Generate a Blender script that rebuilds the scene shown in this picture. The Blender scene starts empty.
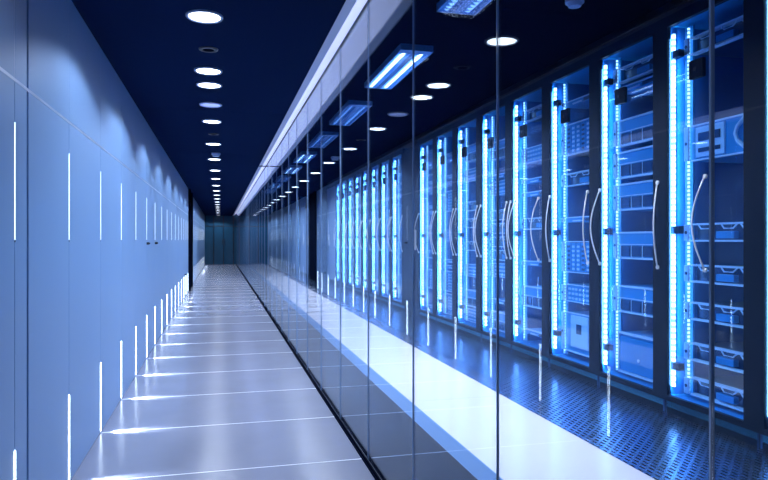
import bpy, bmesh, math, random
from mathutils import Vector, Matrix
random.seed(7)
S = bpy.context.scene
C = S.collection
PI = math.pi

# ------------------------------------------------------------------ helpers
class MB:
    """collects shapes and links them as ONE mesh object"""
    def __init__(s): s.bm = bmesh.new()
    def box(s, x0, x1, y0, y1, z0, z1, bevel=0):
        m = Matrix.Translation(((x0+x1)/2, (y0+y1)/2, (z0+z1)/2)) @ Matrix.Diagonal((abs(x1-x0), abs(y1-y0), abs(z1-z0), 1))
        r = bmesh.ops.create_cube(s.bm, size=1, matrix=m)
        if bevel:
            es = list({e for v in r['verts'] for e in v.link_edges})
            bmesh.ops.bevel(s.bm, geom=es, offset=bevel, segments=2, affect='EDGES', profile=.5)
        return s
    def cyl(s, c, r, h, axis='Z', seg=24, r2=None):
        R = {'Z': Matrix(), 'X': Matrix.Rotation(PI/2, 4, 'Y'), 'Y': Matrix.Rotation(PI/2, 4, 'X')}[axis]
        bmesh.ops.create_cone(s.bm, cap_ends=True, segments=seg, radius1=r, radius2=r if r2 is None else r2, depth=h,
                              matrix=Matrix.Translation(c) @ R)
        return s
    def lathe(s, c, prof, seg=32):
        """profile [(r, z)] turned about the vertical through c, closed back on itself"""
        rings = []
        for r, z in prof:
            rings.append([s.bm.verts.new((c[0]+r*math.cos(2*PI*i/seg), c[1]+r*math.sin(2*PI*i/seg), c[2]+z)) for i in range(seg)])
        for a, b in zip(rings, rings[1:]+rings[:1]):
            for i in range(seg):
                s.bm.faces.new((a[i], a[(i+1) % seg], b[(i+1) % seg], b[i]))
        return s
    def tube(s, pts, r, seg=8):
        pts = [Vector(p) for p in pts]; rings = []
        for i, p in enumerate(pts):
            d = (pts[min(i+1, len(pts)-1)] - pts[max(i-1, 0)]).normalized()
            u = d.cross(Vector((0, 1, 0)))
            if u.length < 1e-3: u = d.cross(Vector((1, 0, 0)))
            u.normalize(); v = d.cross(u)
            rings.append([s.bm.verts.new(p + r*(math.cos(2*PI*k/seg)*u + math.sin(2*PI*k/seg)*v)) for k in range(seg)])
        for a, b in zip(rings, rings[1:]):
            for k in range(seg):
                s.bm.faces.new((a[k], a[(k+1) % seg], b[(k+1) % seg], b[k]))
        s.bm.faces.new(rings[0][::-1]); s.bm.faces.new(rings[-1])
        return s
    def prism(s, prof, y0, y1):
        """closed (x, z) outline swept along y"""
        a = [s.bm.verts.new((x, y0, z)) for x, z in prof]; b = [s.bm.verts.new((x, y1, z)) for x, z in prof]
        n = len(prof)
        for i in range(n): s.bm.faces.new((a[i], a[(i+1) % n], b[(i+1) % n], b[i]))
        s.bm.faces.new(a[::-1]); s.bm.faces.new(b)
        return s
    def plate(s, pts, z0, z1):
        """closed (x, y) outline raised from z0 to z1"""
        a = [s.bm.verts.new((x, y, z0)) for x, y in pts]; b = [s.bm.verts.new((x, y, z1)) for x, y in pts]
        n = len(pts)
        for i in range(n): s.bm.faces.new((a[i], a[(i+1) % n], b[(i+1) % n], b[i]))
        s.bm.faces.new(a[::-1]); s.bm.faces.new(b)
        return s
    def build(s, name, mat, parent=None, smooth=False, loc=None):
        bmesh.ops.recalc_face_normals(s.bm, faces=s.bm.faces)
        me = bpy.data.meshes.new(name); s.bm.to_mesh(me); s.bm.free()
        if smooth:
            for p in me.polygons: p.use_smooth = True
        me.materials.append(mat)
        o = bpy.data.objects.new(name, me); C.objects.link(o)
        if parent: o.parent = parent
        if loc: o.location = loc
        return o

def tag(o, label, cat, group=None):
    o['label'] = label; o['category'] = cat
    if group: o['group'] = group
    return o
def thing(name, label, cat, loc=(0, 0, 0), group=None):
    o = bpy.data.objects.new(name, None); C.objects.link(o); o.location = loc; o.empty_display_size = .1
    return tag(o, label, cat, group)
def struct(o):
    o['kind'] = 'structure'; return o
def dup(root, loc, label, cat=None, group=None):
    r = root.copy(); C.objects.link(r); r.location = loc; r['label'] = label
    if group: r['group'] = group
    for ch in list(root.children):
        c = ch.copy(); C.objects.link(c); c.parent = r
        for g in list(ch.children):
            d = g.copy(); C.objects.link(d); d.parent = c
    return r
UN = 'first second third fourth fifth sixth seventh eighth ninth tenth eleventh twelfth thirteenth fourteenth fifteenth sixteenth seventeenth eighteenth nineteenth twentieth'.split()
def nth(i):
    if i < 20: return UN[i]
    if i == 29: return 'thirtieth'
    if i < 29: return 'twenty-' + UN[i-20]
    return 'thirty-' + UN[i-30]

# ------------------------------------------------------------------ materials
def mat(name, col, rough=.5, metal=0, spec=.5, noise=None, emis=None, estr=0, coat=0):
    m = bpy.data.materials.new(name); m.use_nodes = True
    nt = m.node_tree; b = nt.nodes['Principled BSDF']
    b.inputs['Base Color'].default_value = (*col, 1); b.inputs['Roughness'].default_value = rough
    b.inputs['Metallic'].default_value = metal; b.inputs['Specular IOR Level'].default_value = spec
    b.inputs['Coat Weight'].default_value = coat
    if emis:
        b.inputs['Emission Color'].default_value = (*emis, 1); b.inputs['Emission Strength'].default_value = estr
    if noise:
        sc, amt = noise
        tc = nt.nodes.new('ShaderNodeTexCoord'); n = nt.nodes.new('ShaderNodeTexNoise'); n.inputs['Scale'].default_value = sc
        n.inputs['Detail'].default_value = 4
        mx = nt.nodes.new('ShaderNodeMix'); mx.data_type = 'RGBA'
        mx.inputs[6].default_value = (*[c*(1-amt) for c in col], 1); mx.inputs[7].default_value = (*[min(1, c*(1+amt)) for c in col], 1)
        nt.links.new(tc.outputs['Object'], n.inputs['Vector']); nt.links.new(n.outputs['Fac'], mx.inputs[0])
        nt.links.new(mx.outputs[2], b.inputs['Base Color'])
        mr = nt.nodes.new('ShaderNodeMapRange'); mr.inputs[3].default_value = rough*.85; mr.inputs[4].default_value = rough*1.15
        nt.links.new(n.outputs['Fac'], mr.inputs[0]); nt.links.new(mr.outputs[0], b.inputs['Roughness'])
    return m
def glass(name, tint, ior=1.5, rough=0.0):
    m = bpy.data.materials.new(name); m.use_nodes = True; nt = m.node_tree; nt.nodes.clear()
    out = nt.nodes.new('ShaderNodeOutputMaterial'); mx = nt.nodes.new('ShaderNodeMixShader')
    f = nt.nodes.new('ShaderNodeFresnel'); ge = nt.nodes.new('ShaderNodeNewGeometry'); ir = nt.nodes.new('ShaderNodeMapRange')   # same reflectance on both faces of the thin pane
    ir.inputs[3].default_value = ior; ir.inputs[4].default_value = 1/ior
    nt.links.new(ge.outputs['Backfacing'], ir.inputs[0]); nt.links.new(ir.outputs[0], f.inputs['IOR'])
    t = nt.nodes.new('ShaderNodeBsdfTransparent'); t.inputs['Color'].default_value = (*tint, 1)
    g = nt.nodes.new('ShaderNodeBsdfGlossy'); g.inputs['Roughness'].default_value = rough; g.inputs['Color'].default_value = (.85, .93, 1, 1)
    nt.links.new(f.outputs[0], mx.inputs[0]); nt.links.new(t.outputs[0], mx.inputs[1]); nt.links.new(g.outputs[0], mx.inputs[2])
    nt.links.new(mx.outputs[0], out.inputs[0])
    return m
def led_mat(name, col, strength, period, duty=.5, lo=.35, axis='Z', wob=0):
    """a lamp: emission in a row of diodes along one axis"""
    m = bpy.data.materials.new(name); m.use_nodes = True; nt = m.node_tree; nt.nodes.clear()
    out = nt.nodes.new('ShaderNodeOutputMaterial'); e = nt.nodes.new('ShaderNodeEmission'); e.inputs['Color'].default_value = (*col, 1)
    tc = nt.nodes.new('ShaderNodeTexCoord'); sp = nt.nodes.new('ShaderNodeSeparateXYZ'); nt.links.new(tc.outputs['Object'], sp.inputs[0])
    a = nt.nodes.new('ShaderNodeMath'); a.operation = 'DIVIDE'; a.inputs[1].default_value = period
    nt.links.new(sp.outputs[axis], a.inputs[0])
    fr = nt.nodes.new('ShaderNodeMath'); fr.operation = 'FRACT'; nt.links.new(a.outputs[0], fr.inputs[0])
    lt = nt.nodes.new('ShaderNodeMath'); lt.operation = 'LESS_THAN'; lt.inputs[1].default_value = duty; nt.links.new(fr.outputs[0], lt.inputs[0])
    mr = nt.nodes.new('ShaderNodeMapRange'); mr.inputs[3].default_value = strength*lo; mr.inputs[4].default_value = strength
    nt.links.new(lt.outputs[0], mr.inputs[0])
    nt.links.new(mr.outputs[0], e.inputs['Strength'])
    if wob:
        n = nt.nodes.new('ShaderNodeTexNoise'); n.inputs['Scale'].default_value = 5; nt.links.new(tc.outputs['Object'], n.inputs['Vector'])
        m2 = nt.nodes.new('ShaderNodeMapRange'); m2.inputs[1].default_value = .3; m2.inputs[2].default_value = .7; m2.inputs[3].default_value = 1-wob; m2.inputs[4].default_value = 1+wob
        nt.links.new(n.outputs['Fac'], m2.inputs[0])
        mu = nt.nodes.new('ShaderNodeMath'); mu.operation = 'MULTIPLY'; nt.links.new(mr.outputs[0], mu.inputs[0]); nt.links.new(m2.outputs[0], mu.inputs[1])
        nt.links.new(mu.outputs[0], e.inputs['Strength'])
    nt.links.new(e.outputs[0], out.inputs[0])
    return m
def perforated(name):
    """blue grey steel tile with staggered slots and fine tile joints"""
    m = mat(name, (.10, .24, .52), .28, .7); nt = m.node_tree; b = nt.nodes['Principled BSDF']
    tc = nt.nodes.new('ShaderNodeTexCoord')
    br = nt.nodes.new('ShaderNodeTexBrick'); br.offset = .5; br.inputs['Scale'].default_value = 1
    br.inputs['Brick Width'].default_value = .060; br.inputs['Row Height'].default_value = .032
    br.inputs['Mortar Size'].default_value = .0105; br.inputs['Mortar Smooth'].default_value = .1
    rt = nt.nodes.new('ShaderNodeVectorRotate'); rt.rotation_type = 'Z_AXIS'; rt.inputs['Angle'].default_value = PI/2
    nt.links.new(tc.outputs['Object'], rt.inputs['Vector']); nt.links.new(rt.outputs[0], br.inputs['Vector'])
    mx = nt.nodes.new('ShaderNodeMix'); mx.data_type = 'RGBA'
    mx.inputs[6].default_value = (.002, .006, .018, 1); mx.inputs[7].default_value = (.30, .46, .76, 1)
    nt.links.new(br.outputs['Fac'], mx.inputs[0]); nt.links.new(mx.outputs[2], b.inputs['Base Color'])
    r = nt.nodes.new('ShaderNodeMapRange'); r.inputs[3].default_value = .7; r.inputs[4].default_value = .26
    nt.links.new(br.outputs['Fac'], r.inputs[0]); nt.links.new(r.outputs[0], b.inputs['Roughness'])
    s = nt.nodes.new('ShaderNodeMath'); s.operation = 'MULTIPLY'; s.inputs[1].default_value = .6
    nt.links.new(br.outputs['Fac'], s.inputs[0]); nt.links.new(s.outputs[0], b.inputs['Specular IOR Level'])
    nt.links.new(br.outputs['Fac'], b.inputs['Metallic'])
    return m

WALL = mat('satin blue panel', (.185, .325, .58), .40, spec=.6, noise=(1.3, .05))
WALLJ = mat('dark joint', (.10, .18, .36), .6)
SILV = mat('pale aluminium and joint glint', (.62, .74, .95), .3, .6)
FLOOR = mat('polished grey blue tile', (.225, .25, .345), .21, spec=.6, noise=(2.2, .12))
SEAM = mat('light streaked floor joint', (.85, .9, 1), .35)  # joints whitened for the light streaking along them from the wall strips
CEIL = mat('matt navy ceiling', (.009, .021, .066), .7, spec=0)
BLACKC = mat('black ceiling', (.003, .005, .014), .7, spec=0)
BLACK = mat('black frame', (.006, .010, .022), .35)
DARKF = mat('dark service floor', (.004, .006, .013), .4, spec=.04, noise=(3, .15))
WHITEF = mat('white raised floor', (.78, .80, .92), .2, spec=.6)
STEP = mat('pale blue step edge', (.22, .42, .80), .22)
PERF = perforated('perforated steel tile')
COVEW = mat('white cove plaster', (.78, .80, .95), .5)
COVEL = mat('lit cove diffuser', (.8, .82, .95), .5, emis=(.58, .64, 1), estr=.9)  # emission supplies the cove's brightness; no lamp is known behind it
GLASS = glass('clear partition glass', (.97, .985, 1), 1.29)
GEDGE = mat('polished glass edge', (.22, .34, .56), .15, .0, spec=.8)
DGLASS = glass('blue tinted door glass', (.66, .84, 1), 1.45)
TEAL = mat('dark teal glass wall', (.013, .075, .145), .2, spec=.6, noise=(.9, .3))
LEDW = mat('white light strip', (1, 1, 1), .5, emis=(.72, .86, 1), estr=13)
LEDU = mat('white eye height strip', (1, 1, 1), .5, emis=(.72, .86, 1), estr=2.2)
LEDF = mat('faint far strip', (1, 1, 1), .5, emis=(.72, .86, 1), estr=2.5)
LAMP = mat('white lamp disc', (1, 1, 1), .5, emis=(.88, .94, 1), estr=11)
DISCGLOW = mat('pale disc glow', (.4, .5, .8), .5, emis=(.40, .50, .95), estr=.75)  # emission paints the unlit disc pale; it is no lamp
RING = mat('white lamp ring', (.60, .70, .92), .35)
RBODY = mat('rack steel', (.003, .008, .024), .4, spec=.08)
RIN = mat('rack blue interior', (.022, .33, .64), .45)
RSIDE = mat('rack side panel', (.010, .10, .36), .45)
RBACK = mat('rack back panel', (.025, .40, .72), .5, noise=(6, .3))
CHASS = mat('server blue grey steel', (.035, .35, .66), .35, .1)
BEZEL = mat('bright silver server edge', (.92, .94, 1), .4)
BAYD = mat('dark drive bay', (.006, .05, .13), .3, .2)
EAR = mat('pale mounting ear', (.75, .88, 1), .4)
PORTM = mat('pale port', (.8, .9, 1), .4)
CHROME = mat('brushed chrome', (.90, .95, 1), .3, .2)
BARL = led_mat('rack light bar', (.56, .80, 1), 13, .040, .55, .30, wob=.6)
STRIPL = led_mat('rack diode strip', (.55, .80, 1), 4.5, .026, .55, .2)
GREYP = mat('grey blue cabinet door', (.20, .33, .62), .3, .1)
TUBE = mat('lit tube', (1, 1, 1), .4, emis=(.62, .85, 1), estr=7)
TUBEDIM = mat('faint blue glow', (.4, .6, .9), .4, emis=(.18, .48, 1), estr=1.2)  # puts a blue glow on unlit tubes; also used for the lit slot
LOUV = mat('blue louvre metal', (.22, .48, .92), .25, .5)
FIXT = mat('fixture housing', (.10, .30, .75), .35, .3)

# ------------------------------------------------------------------ camera
H = 1.2
cam = bpy.data.cameras.new('camera'); co = bpy.data.objects.new('camera', cam); C.objects.link(co)
co.location = (0, 0, H); co.rotation_euler = (PI/2, 0, -math.radians(14.27))
cam.sensor_width = 36; cam.lens = 645/768*36; cam.clip_start = .02
S.camera = co

# ------------------------------------------------------------------ dimensions
XL, XG, XC = -.72, .78, .612          # left wall face, glass plane, ceiling edge by the cove
XS, XP, XR = 1.25, 1.99, 2.81         # step, perforated tiles, rack fronts
ZC, ZG, ZS = 2.40, 2.488, 2.74        # corridor ceiling, glass top, server room ceiling
Y0, Y1 = -1.6, 32.7
P0, PP = 2.592, .867                  # grid of joints
joints = [P0 + PP*k for k in range(-4, 35)]
ZF = .07                              # raised floor
ZH = 1.78                             # horizontal joint of the panelling

# ------------------------------------------------------------------ corridor shell
m = MB(); m.box(XL-.06, XG+.02, Y0, Y1, -.1, 0); struct(m.build('floor', FLOOR))
for k, y in enumerate(joints):
    pass
m = MB()
for y in joints:
    if y < Y1: m.box(XL, XG-.02, y-.004, y+.004, -.004, .0006)
struct(m.build('floor_joints', SEAM))
# wall of satin panels
m = MB(); m.box(XL-.12, XL-.02, Y0, Y1, -.1, ZC+.1)
ys = sorted(joints + [2.755]); ys = [y for y in ys if Y0 < y < Y1]
edges = [Y0] + ys + [Y1]
for a, b in zip(edges, edges[1:]):
    ga = .012 if abs(a-2.755) < .01 else .002
    gb = .012 if abs(b-2.755) < .01 else .002
    m.box(XL-.03, XL, a+ga, b-gb, 0.004, ZH-.004, .0015)
    m.box(XL-.03, XL, a+ga, b-gb, ZH+.004, ZC-.001, .0015)
struct(m.build('wall_left', WALL))
m = MB(); m.box(XL-.0195, XL-.014, 2.742, 2.768, 0, ZC); struct(m.build('trim_1', WALLJ))
m = MB(); m.box(XL-.02, XL+.0012, Y0, Y1, ZH-.006, ZH+.006); struct(m.build('joint_glint', SILV))  # pale strip painting the glint on the horizontal joint
m = MB()
for y in joints:
    if Y0 < y < Y1: m.box(XL-.02, XL-.0005, y-.0014, y+.0014, ZH+.006, ZC-.002)
struct(m.build('joint_glow', SILV))  # pale strips painting the faint light in the upper joints
# ceiling in boards
m = MB(); edges = [Y0] + [6.2 + 3.1*k for k in range(-2, 9)] + [Y1]
for a, b in zip(edges, edges[1:]):
    if b > a: m.box(XL-.06, XC, a+.004, b-.004, ZC, ZC+.05)
m.box(XL-.06, XC, Y0, Y1, ZC+.03, ZC+.1)
struct(m.build('ceiling', CEIL))
# cove beside the ceiling, above the glass
m = MB(); m.prism([(XC+.001, ZC), (XC+.055, ZC+.004), (XC+.055, ZC+.1), (XC+.001, ZC+.1)], Y0, Y1); struct(m.build('trim_4', COVEW))
m = MB(); m.prism([(XC+.056, ZC+.008), (XG-.012, ZG), (XG-.012, ZG+.03), (XC+.056, ZC+.10)], Y0, Y1); struct(m.build('trim_5', COVEL))
m = MB(); m.box(XG-.012, XG+.02, Y0, Y1, ZG, ZG+.02); m.box(XG+.0, XG+.04, Y0, Y1, ZG+.02, ZS+.1); struct(m.build('trim_6', BLACK))
m = MB()
for y in (10.6, 30.6): m.box(XC, XG-.013, y, y+.06, ZC-.006, ZC+.004)
struct(m.build('trim_7', BLACKC))
# base channel of the glass
m = MB(); m.box(XG-.027, XG-.018, Y0, Y1, 0, .008); m.box(XG-.015, XG-.006, Y0, Y1, 0, .012); m.box(XG+.006, XG+.018, Y0, Y1, 0, .012); struct(m.build('trim_8', BLACKC))
# end wall with its two leaf door
m = MB(); m.box(XL-.1, 6.0, Y1, Y1+.1, -.1, 3)
struct(m.build('wall_end', TEAL))
m = MB()
for x in [-.3+.47*i for i in range(11)]: m.box(x-.018, x+.018, Y1-.03, Y1, 0, ZC)
m.box(XL, 6, Y1-.03, Y1, 1.86, 1.9)
struct(m.build('trim_11', BLACK))
d = MB().box(-.28, .15, Y1-.02, Y1-.001, .01, 1.85).box(.19, .62, Y1-.02, Y1-.001, .01, 1.85).build('door_1', TEAL); struct(d)
for x in (.11, .23): MB().box(x-.012, x+.012, Y1-.07, Y1-.02, .95, 1.25).build('handle', BLACK, d)
m = MB(); m.box(XL-.1, 6.0, Y0-.1, Y0, -.1, 3); struct(m.build('wall_back', WALL))
# black portal on the left wall
m = MB(); m.box(XL-.01, XL+.05, 15.8, 16.0, 0, ZC); m.box(XL-.01, XL+.012, 16.0, 17.1, 0, ZC); m.box(XL-.01, XL+.05, 17.1, 17.25, 0, ZC)
struct(m.build('door_2', BLACKC))

# ------------------------------------------------------------------ glass partition
gy = [.89 + .84*k for k in range(-3, 39)]
for i, (a, b) in enumerate(zip(gy, gy[1:])):
    if b > Y1: b = Y1
    w = b-a
    o = MB().box(-.0025, .0025, -w/2+.003, w/2-.003, .002, ZG).build('window_%d' % (i+1), GLASS)
    o.location = (XG, (a+b)/2, 0); o.rotation_euler = (0, 0, math.radians(random.uniform(-.09, .09))); struct(o)
    e = MB().box(-.0034, .0034, -.0024, .0024, .004, ZG-.001).build('glass_edge', GEDGE, o); e.location = (0, -w/2, 0)

# ------------------------------------------------------------------ server room shell
m = MB(); m.box(XG+.02, XS, Y0, Y1, -.1, 0); struct(m.build('floor_service', DARKF))
m = MB()
for y in joints:
    if y < Y1: m.box(XG+.02, XS, y-.002, y+.002, -.004, .0005)
struct(m.build('floor_service_joints', GREYP))
m = MB(); m.prism([(XS, 0), (XS+.040, ZF+.0005), (XS+.044, ZF+.0005), (XS+.044, 0)], Y0, Y1); struct(m.build('trim_9', STEP))
m = MB(); yy = [Y0]+[y for y in joints if y < Y1][0::2]+[Y1]
for a, b in zip(yy, yy[1:]): m.box(XS+.045, XP, a+.001, b-.001, -.1, ZF)
struct(m.build('floor_raised', WHITEF))
m = MB()
for a, b in zip(yy, yy[1:]): m.box(XP+.001, XR+.05, a+.002, b-.002, -.1, ZF)
struct(m.build('floor_perforated', PERF))
m = MB(); m.box(XR+.05, 6, Y0, Y1, -.1, ZF-.002); struct(m.build('floor_under_racks', BLACK))
m = MB(); m.box(XG+.04, 6, Y0, Y1, ZS, ZS+.1); struct(m.build('ceiling_server_room', BLACKC))
m = MB(); m.box(3.75, 3.85, Y0, Y1, 0, ZS); struct(m.build('wall_right', BLACK))
# dark bulkhead above the rack row
m = MB(); m.box(XR+.01, XR+.1, Y0, 17.4, 2.655, ZS); m.box(XR-.012, XR+.01, Y0, 17.4, 2.68, 2.70); struct(m.build('trim_10', BLACK))

# ------------------------------------------------------------------ wall light strips
def strip(z0, z1):
    return MB().box(-.003, .0025, -.0048, .0048, z0, z1, .001)
lo = hi = far_led = None; n = 0
for k, y in enumerate(joints):
    if y < .5 or y > 32 or 15.7 < y < 17.4: continue
    behind = y < 2
    la = 'lower wall light strip, %s from the camera, shining down to the floor' % nth(n)
    lb = 'upper wall light strip at eye height, %s from the camera' % nth(n)
    if y > 17.4:
        la = 'lower wall light strip beyond the black portal, %s after it' % nth(n-17)
        lb = 'upper wall light strip beyond the black portal, %s after it' % nth(n-17)
    if lo is None:
        lo = thing('wall_light', la, 'wall light', (XL, y, 0), 'lower light strips along the left wall')
        MB().box(-.003, .0025, -.0048, .0048, .012, .437, .001).build('diffuser', LEDW, lo)
        MB().box(-.006, .0032, -.0056, .0056, .002, .012, .001).build('end_cap', SILV, lo)
        hi = thing('wall_light', lb, 'wall light', (XL, y, 0), 'upper light strips along the left wall')
        MB().box(-.003, .0015, -.0027, .0027, 1.20, 1.626, .001).build('diffuser', LEDU, hi)
        MB().box(-.006, .0022, -.0044, .0044, 1.192, 1.20, .001).build('end_cap', BLACK, hi)
    else:
        q = dup(lo, (XL, y, 0), la); dup(hi, (XL, y, 0), lb)
        if y > 17.4:
            if far_led is None:
                far_led = q.children[0].data.copy() if q.children[0].name.startswith('diffuser') else q.children[1].data.copy(); far_led.materials[0] = LEDF
            for ch in q.children:
                if ch.name.startswith('diffuser'): ch.data = far_led
    n += 1
    # the strip's lens throws a narrow wedge across the floor
    sp = bpy.data.lights.new('strip wedge', 'SPOT'); sp.energy = 70; sp.color = (.8, .88, 1); sp.spot_size = math.radians(42); sp.spot_blend = 1; sp.shadow_soft_size = .02
    so = bpy.data.objects.new('strip wedge', sp); C.objects.link(so); so.location = (XL+.02, y, .05)
    so.rotation_euler = Vector((1, 0, -.40)).to_track_quat('-Z', 'Y').to_euler()
lock = None
for y, z, l in ((6.93, 1.165, 'small black lock under the upper light strip, nearer of two'), (7.795, 1.165, 'small black lock under the upper light strip, farther of two'),
                (14.2, .47, 'small black lock low on the wall just before the portal')):
    o = MB().cyl((.012, 0, 0), .013, .024, 'X', 20).cyl((.028, 0, 0), .009, .01, 'X', 16).build('lock_cylinder', BLACK)
    o.location = (XL, y, z); tag(o, l, 'lock', 'locks on the left wall')

# ------------------------------------------------------------------ corridor downlights
def downlight(name, y, label, lampmat, group, r=.098):
    t = thing(name, label, 'ceiling light', (-.08, y, ZC), group)
    MB().lathe((0, 0, 0), [(r*.82, .02), (r, .0), (r, -.006), (r*.95, -.011), (r*.86, -.009), (r*.80, .0)], 40).build('ring', RING, t, True)
    MB().cyl((0, 0, -.003), r*.82, .006, 'Z', 40).build('lamp', lampmat, t)
    return t
lit = [3.586-1.575*3, 3.586-1.575*2, 3.586-1.575, 3.586, 4.73] + [3.586+1.575*k for k in range(1, 19)]
j = 0; first = None
for y in lit:
    if y > -1.4 and y < 32:
        if y > 3: lab = 'round lit ceiling downlight, %s from the camera in the corridor row' % nth(j); j += 1
        else: lab = None
        if lab:
            if first is None: first = downlight('downlight', y, lab, LAMP, 'lit downlights in the corridor ceiling')
            else: dup(first, (-.08, y, ZC), lab)
        else:
            dl = downlight('downlight', y, 'added unseen ceiling downlight over the camera, %s back' % nth(int(round((2.02-y)/1.575))), LAMP, 'added unseen downlights over the camera')  # unseen downlights added to light the near end of the wall
        if y == 4.73: en = 24
        else: en = 62
        sp = bpy.data.lights.new('downlight beam', 'SPOT'); sp.energy = en if y > 3 else 7; sp.color = (.74, .84, 1); sp.spot_size = math.radians(141); sp.spot_blend = .2; sp.shadow_soft_size = .05
        so = bpy.data.objects.new('downlight beam', sp); C.objects.link(so); so.location = (-.08, y, ZC-.02)
downlight('pale_disc', 5.91, 'pale unlit ceiling disc between the third and fourth lit downlights', DISCGLOW, None)
for y, l in ((4.2, 'flat dark grille between the first two corridor downlights'), (7.55, 'flat dark grille between the fourth and fifth corridor downlights')):
    t = thing('ceiling_vent', l, 'vent', (-.07, y, ZC), 'small dark ceiling grilles')
    MB().lathe((0, 0, 0), [(.035, 0), (.06, 0), (.058, -.006), (.036, -.008)], 28).build('rim', BLACK, t, True)
    MB().cyl((0, 0, -.002), .036, .005, 'Z', 24).build('grille', BLACKC, t)
t = thing('smoke_detector', 'small round smoke detector hanging between downlights down the corridor', 'detector', (-.055, 9.2, ZC))
MB().cyl((0, 0, -.012), .06, .024, 'Z', 28).build('base', RING, t); MB().cyl((0, 0, -.035), .045, .024, 'Z', 28, .052).build('sensor', RING, t)
t = thing('smoke_detector', 'dark smoke detector on the server room ceiling at top right', 'detector', (2.2, 3.7, ZS))
MB().cyl((0, 0, -.012), .06, .024, 'Z', 28).build('base', GREYP, t); MB().cyl((0, 0, -.035), .04, .024, 'Z', 28, .05).build('sensor', GREYP, t)

# ------------------------------------------------------------------ louvred luminaires
def luminaire(y, lit_, label):
    t = thing('ceiling_luminaire', label, 'ceiling light', (1.505, y, ZS), 'louvred luminaires in the server room')
    W, L, Z = .135, 1.22, -.05
    h = MB().box(-W, W, 0, L, -.02, 0).box(-W, -W+.012, 0, L, Z, -.02).box(W-.012, W, 0, L, Z, -.02).box(-.022, .022, 0, L, Z, -.02)
    h.box(-W, W, L-.015, L, Z, -.02)
    h.build('housing', FIXT, t)
    MB().prism([(-W, 0), (W, 0), (W, Z), (-W, Z)], -.09, 0.0).build('end_panel', FIXT, t)
    for x in (-.073, .073):
        MB().cyl((x, L/2, -.024), .022, L-.06, 'Y', 12).build('tube', TUBE if lit_ else TUBEDIM, t)
        pts = [(x-.050, .03), (x-.047, .03)]               # a comb of louvre slats on one spine
        for i in range(22): pts += [(x-.047, .04+i*.053), (x+.048, .04+i*.053), (x+.048, .044+i*.053), (x-.047, .044+i*.053)]
        pts += [(x-.047, L-.03), (x-.050, L-.03)]
        lm = MB(); lm.plate(pts, Z+.002, -.024); lm.build('grille', LOUV, t)
    a = bpy.data.lights.new('louvre area light', 'AREA'); a.shape = 'RECTANGLE'; a.size = .25; a.size_y = L; a.energy = 70 if lit_ else 42; a.color = (.80, .87, 1); a.spread = math.radians(150)  # weaker area light also added under the unlit luminaires to brighten the floor
    ao = bpy.data.objects.new('louvre area light', a); C.objects.link(ao); ao.location = (1.505, y+L/2, ZS-.07)
spec = [(2.78, 0, 'louvred luminaire nearest the camera, cut by the top edge'), (4.95, 1, 'brightly lit louvred luminaire with two glowing channels, second from the camera'),
        (7.06, 0, 'unlit blue louvred luminaire, third from the camera'), (9.17, 0, 'unlit blue louvred luminaire, fourth from the camera'),
        (11.28, 1, 'lit louvred luminaire, fifth from the camera'), (13.39, 1, 'lit louvred luminaire, sixth from the camera'),
        (15.5, 0, 'small far louvred luminaire, seventh from the camera'), (17.61, 1, 'small far louvred luminaire, eighth from the camera'), (19.72, 0, 'small far louvred luminaire, ninth from the camera')]
for s in spec: luminaire(*s)

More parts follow.
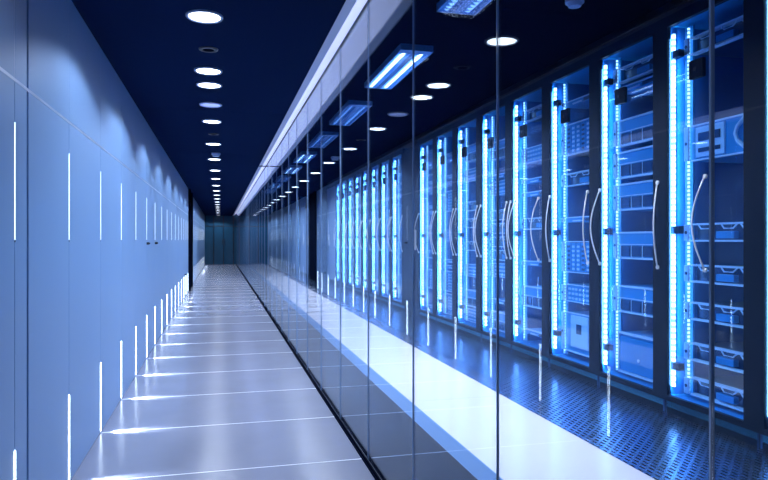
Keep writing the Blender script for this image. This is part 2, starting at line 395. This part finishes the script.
# ------------------------------------------------------------------ server units
W = .545
def unit_parts(kind):
    """list of (part name, material, mesh builder); front at x=0, far side at y=W"""
    P = []
    def ears(h):
        for y0, y1 in ((-.03, .0), (W-.005, W+.040)):
            b = MB().box(-.030, -.019, y0, y1, .006, h-.006, .004)
            P.append(('mounting_ear', EAR, b))
            P.append(('screw', BAYD, MB().cyl((-.031, (y0+y1)/2, h/2), .010 if h > .06 else .006, .006, 'X', 12)))
    if kind == 'drive':
        h = .20
        P.append(('chassis', CHASS, MB().box(0, .5, 0, W, 0, h, .003)))
        P.append(('bezel', BEZEL, MB().box(-.01, .02, 0, W, h-.012, h+.001).box(-.01, .02, 0, W, -.001, .012).box(-.006, .02, 0, W, h*.52, h*.52+.007)))
        for i in range(4):
            y = .02+i*.128
            P.append(('drive_bay', BAYD, MB().box(-.006, .02, y, y+.115, .02, h*.48).box(-.012, -.004, y+.008, y+.03, .03, h*.40)))
            P.append(('bay_edge', BEZEL, MB().box(-.008, .02, y+.117, y+.122, .014, h*.5)))
        ears(h)
    elif kind == 'slim':
        h = .048
        P.append(('chassis', CHASS, MB().box(0, .5, 0, W, 0, h, .003)))
        P.append(('bezel', BEZEL, MB().box(-.008, .02, 0, W, h-.009, h).box(-.008, .02, W*.55, W*.8, .008, .02)))
        P.append(('front_panel', BAYD, MB().box(-.003, .02, .03, W*.5, .008, h-.014)))
        ears(h)
    elif kind == 'tray':
        h = .115
        P.append(('chassis', BAYD, MB().box(.04, .5, 0, W, .01, h-.01)))
        P.append(('upper_rail', BEZEL, MB().box(-.012, .03, 0, W, h-.011, h)))
        P.append(('lower_rail', BEZEL, MB().box(-.012, .03, 0, W, 0, .011)))
        b = MB()
        for y in (.02, .17, .36):
            b.tube([(-.004, y, h-.012), (-.004, y+.03, h-.035), (-.004, y+.10, h-.035), (-.004, y+.12, h-.012)], .005, 6)
        P.append(('latch', BEZEL, b))
        P.append(('carry_handle', CHASS, MB().box(.0, .04, .2, .34, .02, h*.55, .004)))
        ears(h)
    elif kind == 'blade':
        h = .27
        P.append(('chassis', BAYD, MB().box(0.02, .5, 0, W, 0, h)))
        for i in range(7):
            y = .01+i*.076
            P.append(('blade_module', CHASS, MB().box(-.006, .03, y, y+.066, .012, h-.012, .003)))
            b = MB()
            for q in range(6): b.box(-.010, 0, y+.014, y+.05, .025+q*.038, .043+q*.038)
            P.append(('port_row', PORTM if i % 3 else BAYD, b))
        P.append(('bezel', BEZEL, MB().box(-.01, .02, 0, W, h-.008, h).box(-.01, .02, 0, W, 0, .008)))
        ears(h)
    elif kind == 'panel':
        h = .15
        P.append(('chassis', CHASS, MB().box(0, .4, 0, W, 0, h, .003)))
        b = MB()
        for r in range(3):
            for q in range(9): b.box(-.008, .004, .03+q*.055, .03+q*.055+.03, .022+r*.04, .04+r*.04)
        P.append(('port_grid', PORTM, b))
        P.append(('bezel', BEZEL, MB().box(-.01, .02, 0, W, h-.007, h).box(-.01, .02, 0, W, 0, .007).box(-.01, .02, W-.012, W, 0, h)))
        ears(h)
    elif kind == 'storage':
        h = .30
        P.append(('chassis', CHASS, MB().box(0, .55, 0, W, 0, h, .004)))
        P.append(('front_panel', RIN, MB().box(-.012, .01, .015, W-.015, .02, h-.03, .003)))
        P.append(('bezel', BEZEL, MB().box(-.016, .02, 0, W, h-.012, h+.001).box(-.016, .02, 0, W, -.001, .016).box(-.016, .02, W-.014, W, 0, h)))
        P.append(('power_button', PORTM, MB().cyl((-.014, .30, .12), .012, .008, 'X', 14)))
    elif kind == 'module':
        h = .34
        P.append(('chassis', CHASS, MB().box(0, .5, 0, W, 0, h, .004)))
        P.append(('front_panel', EAR, MB().box(-.012, .01, .19, .46, .05, h-.02, .004)))
        b = MB()
        for r in range(5):
            for q in range(2): b.box(-.008, .005, .03+q*.07, .06+q*.07, .05+r*.05, .07+r*.05)
        P.append(('indicator_row', PORTM, b))
        P.append(('cover_plate', BAYD, MB().box(-.018, .0, .29, .36, .17, .25)))
        P.append(('bezel', BEZEL, MB().box(-.01, .02, 0, W, h-.008, h).box(-.01, .02, 0, W, 0, .012)))
        ears(h)
    elif kind == 'white':
        h = .23
        P.append(('chassis', CHASS, MB().box(0, .5, 0, W, 0, h, .004)))
        P.append(('front_panel', EAR, MB().box(-.012, .01, .26, .50, .02, h-.02, .004)))
        P.append(('display', BAYD, MB().box(-.018, .0, .29, .47, .12, .17).box(-.018, 0, .29, .47, .05, .075)))
        P.append(('grip', BEZEL, MB().tube([(-.01, .10, .03), (-.02, .15, .08), (-.025, .16, .12), (-.02, .15, .16), (-.01, .10, .21)], .012, 8)))
        P.append(('bezel', BEZEL, MB().box(-.01, .02, 0, W, h-.01, h).box(-.01, .02, 0, W, 0, .01)))
        ears(h)
    return P
HT = dict(drive=.20, slim=.048, tray=.115, blade=.27, panel=.15, storage=.30, module=.34, white=.23)
DESC = dict(drive='blue server with a row of dark drive bays', slim='slim blue server with a bright edge', tray='open tray unit with two silver rails',
            blade='tall blade chassis with vertical modules', panel='patch panel with a grid of pale ports', storage='large flat fronted storage unit',
            module='tall power module with a pale front panel', white='white fronted network switch with bow grip')
CAT = dict(drive='server', slim='server', tray='server tray', blade='blade server', panel='patch panel', storage='storage unit', module='power unit', white='network switch')
NM = dict(drive='drive_server', slim='slim_server', tray='server_tray', blade='blade_server', panel='patch_panel', storage='storage_unit', module='power_unit', white='network_switch')
protos, simple = {}, {}
def put_unit(kind, x, y, z, label, group, parts=True):
    if parts:
        if kind not in protos:
            t = thing(NM[kind], label, CAT[kind], (x, y, z), group)
            for n_, m_, b_ in unit_parts(kind): b_.build(n_, m_, t)
            protos[kind] = t; return t
        return dup(protos[kind], (x, y, z), label, group=group)
    if kind not in simple:                       # far racks: one mesh with its own material slots
        bm = bmesh.new(); mats = []
        me = bpy.data.meshes.new(NM[kind])
        for n_, m_, b_ in unit_parts(kind):
            if m_ not in mats: mats.append(m_)
            tmp = bpy.data.meshes.new('tmp'); 
            bmesh.ops.recalc_face_normals(b_.bm, faces=b_.bm.faces)
            for f in b_.bm.faces: f.material_index = mats.index(m_)
            b_.bm.to_mesh(tmp); b_.bm.free(); bm.from_mesh(tmp); bpy.data.meshes.remove(tmp)
        bm.to_mesh(me); bm.free()
        for q in mats: me.materials.append(q)
        simple[kind] = me
    o = bpy.data.objects.new(NM[kind], simple[kind]); C.objects.link(o); o.location = (x, y, z)
    return tag(o, label, CAT[kind], group)

# ------------------------------------------------------------------ racks
RW, RD, RZ0, RZ1 = .77, .86, ZF, 2.65
GZ0, GZ1 = .194, 2.58
def bow(m, y, z0, z1, out, side):
    n = 12; pts = []
    for i in range(n+1):
        t = i/n; s = math.sin(PI*t)
        pts.append((-.006-out*s, y+side*s, z0+(z1-z0)*t))
    m.tube(pts, .0055, 8)
def rack_proto(label, loc, group):
    t = thing('server_rack', label, 'server rack', loc, group)
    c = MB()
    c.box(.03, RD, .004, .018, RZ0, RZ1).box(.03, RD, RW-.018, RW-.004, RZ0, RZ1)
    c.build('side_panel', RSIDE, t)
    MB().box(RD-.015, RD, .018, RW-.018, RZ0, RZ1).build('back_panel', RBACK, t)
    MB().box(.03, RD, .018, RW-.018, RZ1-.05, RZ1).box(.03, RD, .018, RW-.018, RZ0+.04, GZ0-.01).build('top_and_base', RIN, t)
    f = MB()
    f.box(.0, .03, .0, .082, RZ0+.09, RZ1).box(.0, .03, RW-.057, RW, RZ0+.09, RZ1).box(.0, .03, .082, RW-.057, RZ0+.09, GZ0).box(.0, .03, .082, RW-.057, GZ1, RZ1)
    f.build('door_frame', RBODY, t)
    MB().box(.03, .07, .0, RW, RZ0, RZ0+.085).build('plinth', RBODY, t)
    MB().box(.010, .016, .08, RW-.055, GZ0-.002, GZ1+.002).build('glass_door', DGLASS, t)
    l = MB().box(-.022, .008, .372, .488, 2.18, 2.295, .006).build('latch_box', RBODY, t)
    MB().cyl((-.024, .43, 2.235), .012, .008, 'X', 14).build('keyhole', BLACK, l)
    for dy in (.055, .07): pass
    MB().box(.064, .082, .733, .751, .24, 2.55).build('light_bar', BARL, t)
    MB().box(.100, .112, .636, .645, .22, 2.56).build('diode_strip', STRIPL, t)
    MB().box(.128, .140, .628, .70, .20, 2.58).box(.128, .140, .03, .077, .20, 2.58).build('mounting_rail', CHASS, t)
    b = MB()
    for z in (.36, 2.38): b.box(.04, .084, .655, .752, z, z+.045)
    for z in (1.24,): b.box(.045, .084, .66, .752, z, z+.05)
    b.build('cable_clamp', RBODY, t)
    return t
racks = [k for k in range(-1, 17) if k != 8]
custom = {
 0: [('tray', .21), ('tray', .43), ('tray', .69), ('tray', .93), ('tray', 1.19), ('white', 1.70), ('tray', 2.38)],
 1: [('storage', .21), ('drive', .66), ('drive', 1.06), ('drive', 1.42), ('drive', 1.66), ('drive', 1.90), ('slim', 2.30), ('tray', 2.38)],
 2: [('module', .24), ('panel', .67), ('blade', .92), ('slim', 1.35), ('tray', 1.66), ('blade', 1.93), ('slim', 2.35)],
 3: [('slim', .28), ('drive', .55), ('slim', .95), ('tray', 1.30), ('slim', 1.62), ('slim', 1.75), ('panel', 1.95), ('tray', 2.36)],
}
hands = {-1: [(.66, -.07)], 0: [(.37, .06), ], 1: [(.03, -.05), (.70, .05)], 2: [(.10, -.04), (.70, -.05)], 3: [(.14, .05), (.62, .05), (.72, -.05)]}
rp = None
def rname(k):
    if k == -1: return 'the rack cut by the right edge'
    return 'the %s full rack from the right' % nth(k if k < 8 else k-1)
for k in racks:
    loc = (XR, 2.89+RW*k, 0)
    if k == -1: lab = 'glass door server rack cut by the right edge of the photo'
    elif k == 0: lab = 'big glass door server rack behind the bright glass edge, nearest full one'
    elif k == 7: lab = 'glass door server rack just right of the dark closed cabinet'
    elif k == 9: lab = 'glass door server rack just left of the dark closed cabinet'
    else: lab = 'blue lit glass door server rack, %s full one from the right' % nth(k if k < 8 else k-1)
    g = 'server racks in the lit row'
    if rp is None: rp = r = rack_proto(lab, loc, g)
    else: r = dup(rp, loc, lab)
for k in racks:                                   # the light each rack's bar gives off inside the rack
    a = bpy.data.lights.new('rack light', 'AREA'); a.shape = 'RECTANGLE'; a.size = .03; a.size_y = 2.25; a.energy = 72; a.color = (.48, .92, 1); a.spread = math.radians(170)
    ao = bpy.data.objects.new('rack light', a); C.objects.link(ao); ao.location = (XR+.042, 2.89+RW*k+.709, 1.38)
    ao.rotation_euler = (PI/2, 0, 0)
    ao.rotation_euler = Matrix(((1, 0, 0), (0, 0, 1), (0, 1, 0))).to_euler()
rk = {}
for o in C.objects:
    if o.name.split('.')[0] == 'server_rack': rk[round((o.location.y-2.89)/RW)] = o
hm = {}
for k in racks:
    for y, side in hands.get(k, [(.04, -.04), (.71, .04)]):
        key = (y, side)
        if key not in hm:
            m = MB(); bow(m, y, 1.02, 1.58, .055, side*.7)
            for z in (1.02, 1.58): m.cyl((-.003, y, z), .014, .012, 'X', 14)
            h = m.build('handle', CHROME, rk[k], True); hm[key] = h
        else:
            h = hm[key].copy(); C.objects.link(h); h.parent = rk[k]
    # shelf contents
    if k in custom: lay = custom[k]
    else:
        rnd = random.Random(100+k); lay = []; z = .22
        while z < 2.35:
            kd = rnd.choice(['drive', 'tray', 'tray', 'slim', 'slim', 'panel', 'drive', 'blade'])
            if z+HT[kd] > 2.5: break
            lay.append((kd, z)); z += HT[kd] + rnd.choice([.03, .09, .16, .24])
    cnt = {}
    tot = {}
    for kd, z in lay: tot[kd] = tot.get(kd, 0)+1
    for kd, z in lay:
        c = cnt.get(kd, 0); cnt[kd] = c+1
        if tot[kd] == 1: lab = '%s in %s' % (DESC[kd], rname(k))
        else: lab = '%s, %s from bottom in %s' % (DESC[kd], nth(c), rname(k))
        wd = lab.split()
        if len(wd) > 16:
            sh = dict(drive='drive bay server', slim='slim server', tray='silver railed tray', blade='blade chassis', panel='patch panel').get(kd, DESC[kd])
            lab = '%s, %s of its kind from bottom, %s' % (sh, nth(c), rname(k).replace('the ', ''))
        put_unit(kd, XR+.118, 2.89+RW*k+.08, z, lab, 'units in ' + rname(k), parts=k < 8)

# dark closed cabinet in the row
def cabinet(y, w, label, mt, z1=2.62, xoff=0, slit=False, name='closed_cabinet'):
    t = thing(name, label, 'cabinet', (XR+xoff, y, 0), None)
    MB().box(.02, .8, .004, w-.004, ZF, z1, .004).build('body', RBODY, t)
    dd = MB().box(.0, .02, .012, w-.012, ZF+.1, z1-.05, .003).build('door', mt, t)
    MB().box(-.03, .0, .06, .075, 1.05, 1.35, .004).build('handle', CHROME, dd)
    if slit: MB().box(-.004, .01, w*.55, w*.55+.10, 1.3, 2.1, .002).build('lit_slot', TUBEDIM, t)
    return t
cabinet(2.89+RW*8, RW, 'dark closed cabinet standing between glass door racks', RBODY)
cabinet(2.89+RW*17, .85, 'grey blue closed cabinet right of the lit slot cabinet', GREYP)
cabinet(2.89+RW*17+.85, .85, 'grey blue closed cabinet with a tall lit slot beside the dark portal reflection', GREYP, slit=True)
m = MB(); m.box(XR-.28, XR-.03, 17.1, 19.0, 0, ZS); struct(m.build('portal_reflection', BLACKC))  # added dark block imitating the black portal's reflection in the glass
cabinet(19.1, 1.0, 'pale far cabinet just past the dark portal reflection', GREYP, 2.2, -.25)
cabinet(20.2, 1.0, 'second pale far cabinet past the dark portal reflection', GREYP, 2.3, -.25)
r = dup(rp, (XR-.25, 21.6, 0), 'lone far glass door rack beyond the dark portal reflection', group='far racks')
cabinet(22.6, 1.2, 'third pale far cabinet, left of the lone far rack', GREYP, 2.3, -.25)
r = dup(rp, (XR-.25, 24.3, 0), 'farthest glass door rack near the teal end wall', group='far racks')
cabinet(25.4, 1.4, 'farthest pale cabinet near the teal end wall', GREYP, 2.3, -.25)

# ------------------------------------------------------------------ world and view
w = bpy.data.worlds.new('world'); S.world = w; w.use_nodes = True
w.node_tree.nodes['Background'].inputs[0].default_value = (.01, .02, .05, 1); w.node_tree.nodes['Background'].inputs[1].default_value = .3
cy = S.cycles
cy.max_bounces = 10; cy.transparent_max_bounces = 24; cy.diffuse_bounces = 4; cy.glossy_bounces = 6; cy.sample_clamp_indirect = 6
cy.caustics_reflective = False; cy.caustics_refractive = False
S.view_settings.view_transform = 'Standard'; S.view_settings.look = 'None'; S.view_settings.gamma = 1; S.view_settings.exposure = 0; S.view_settings.use_curve_mapping = False
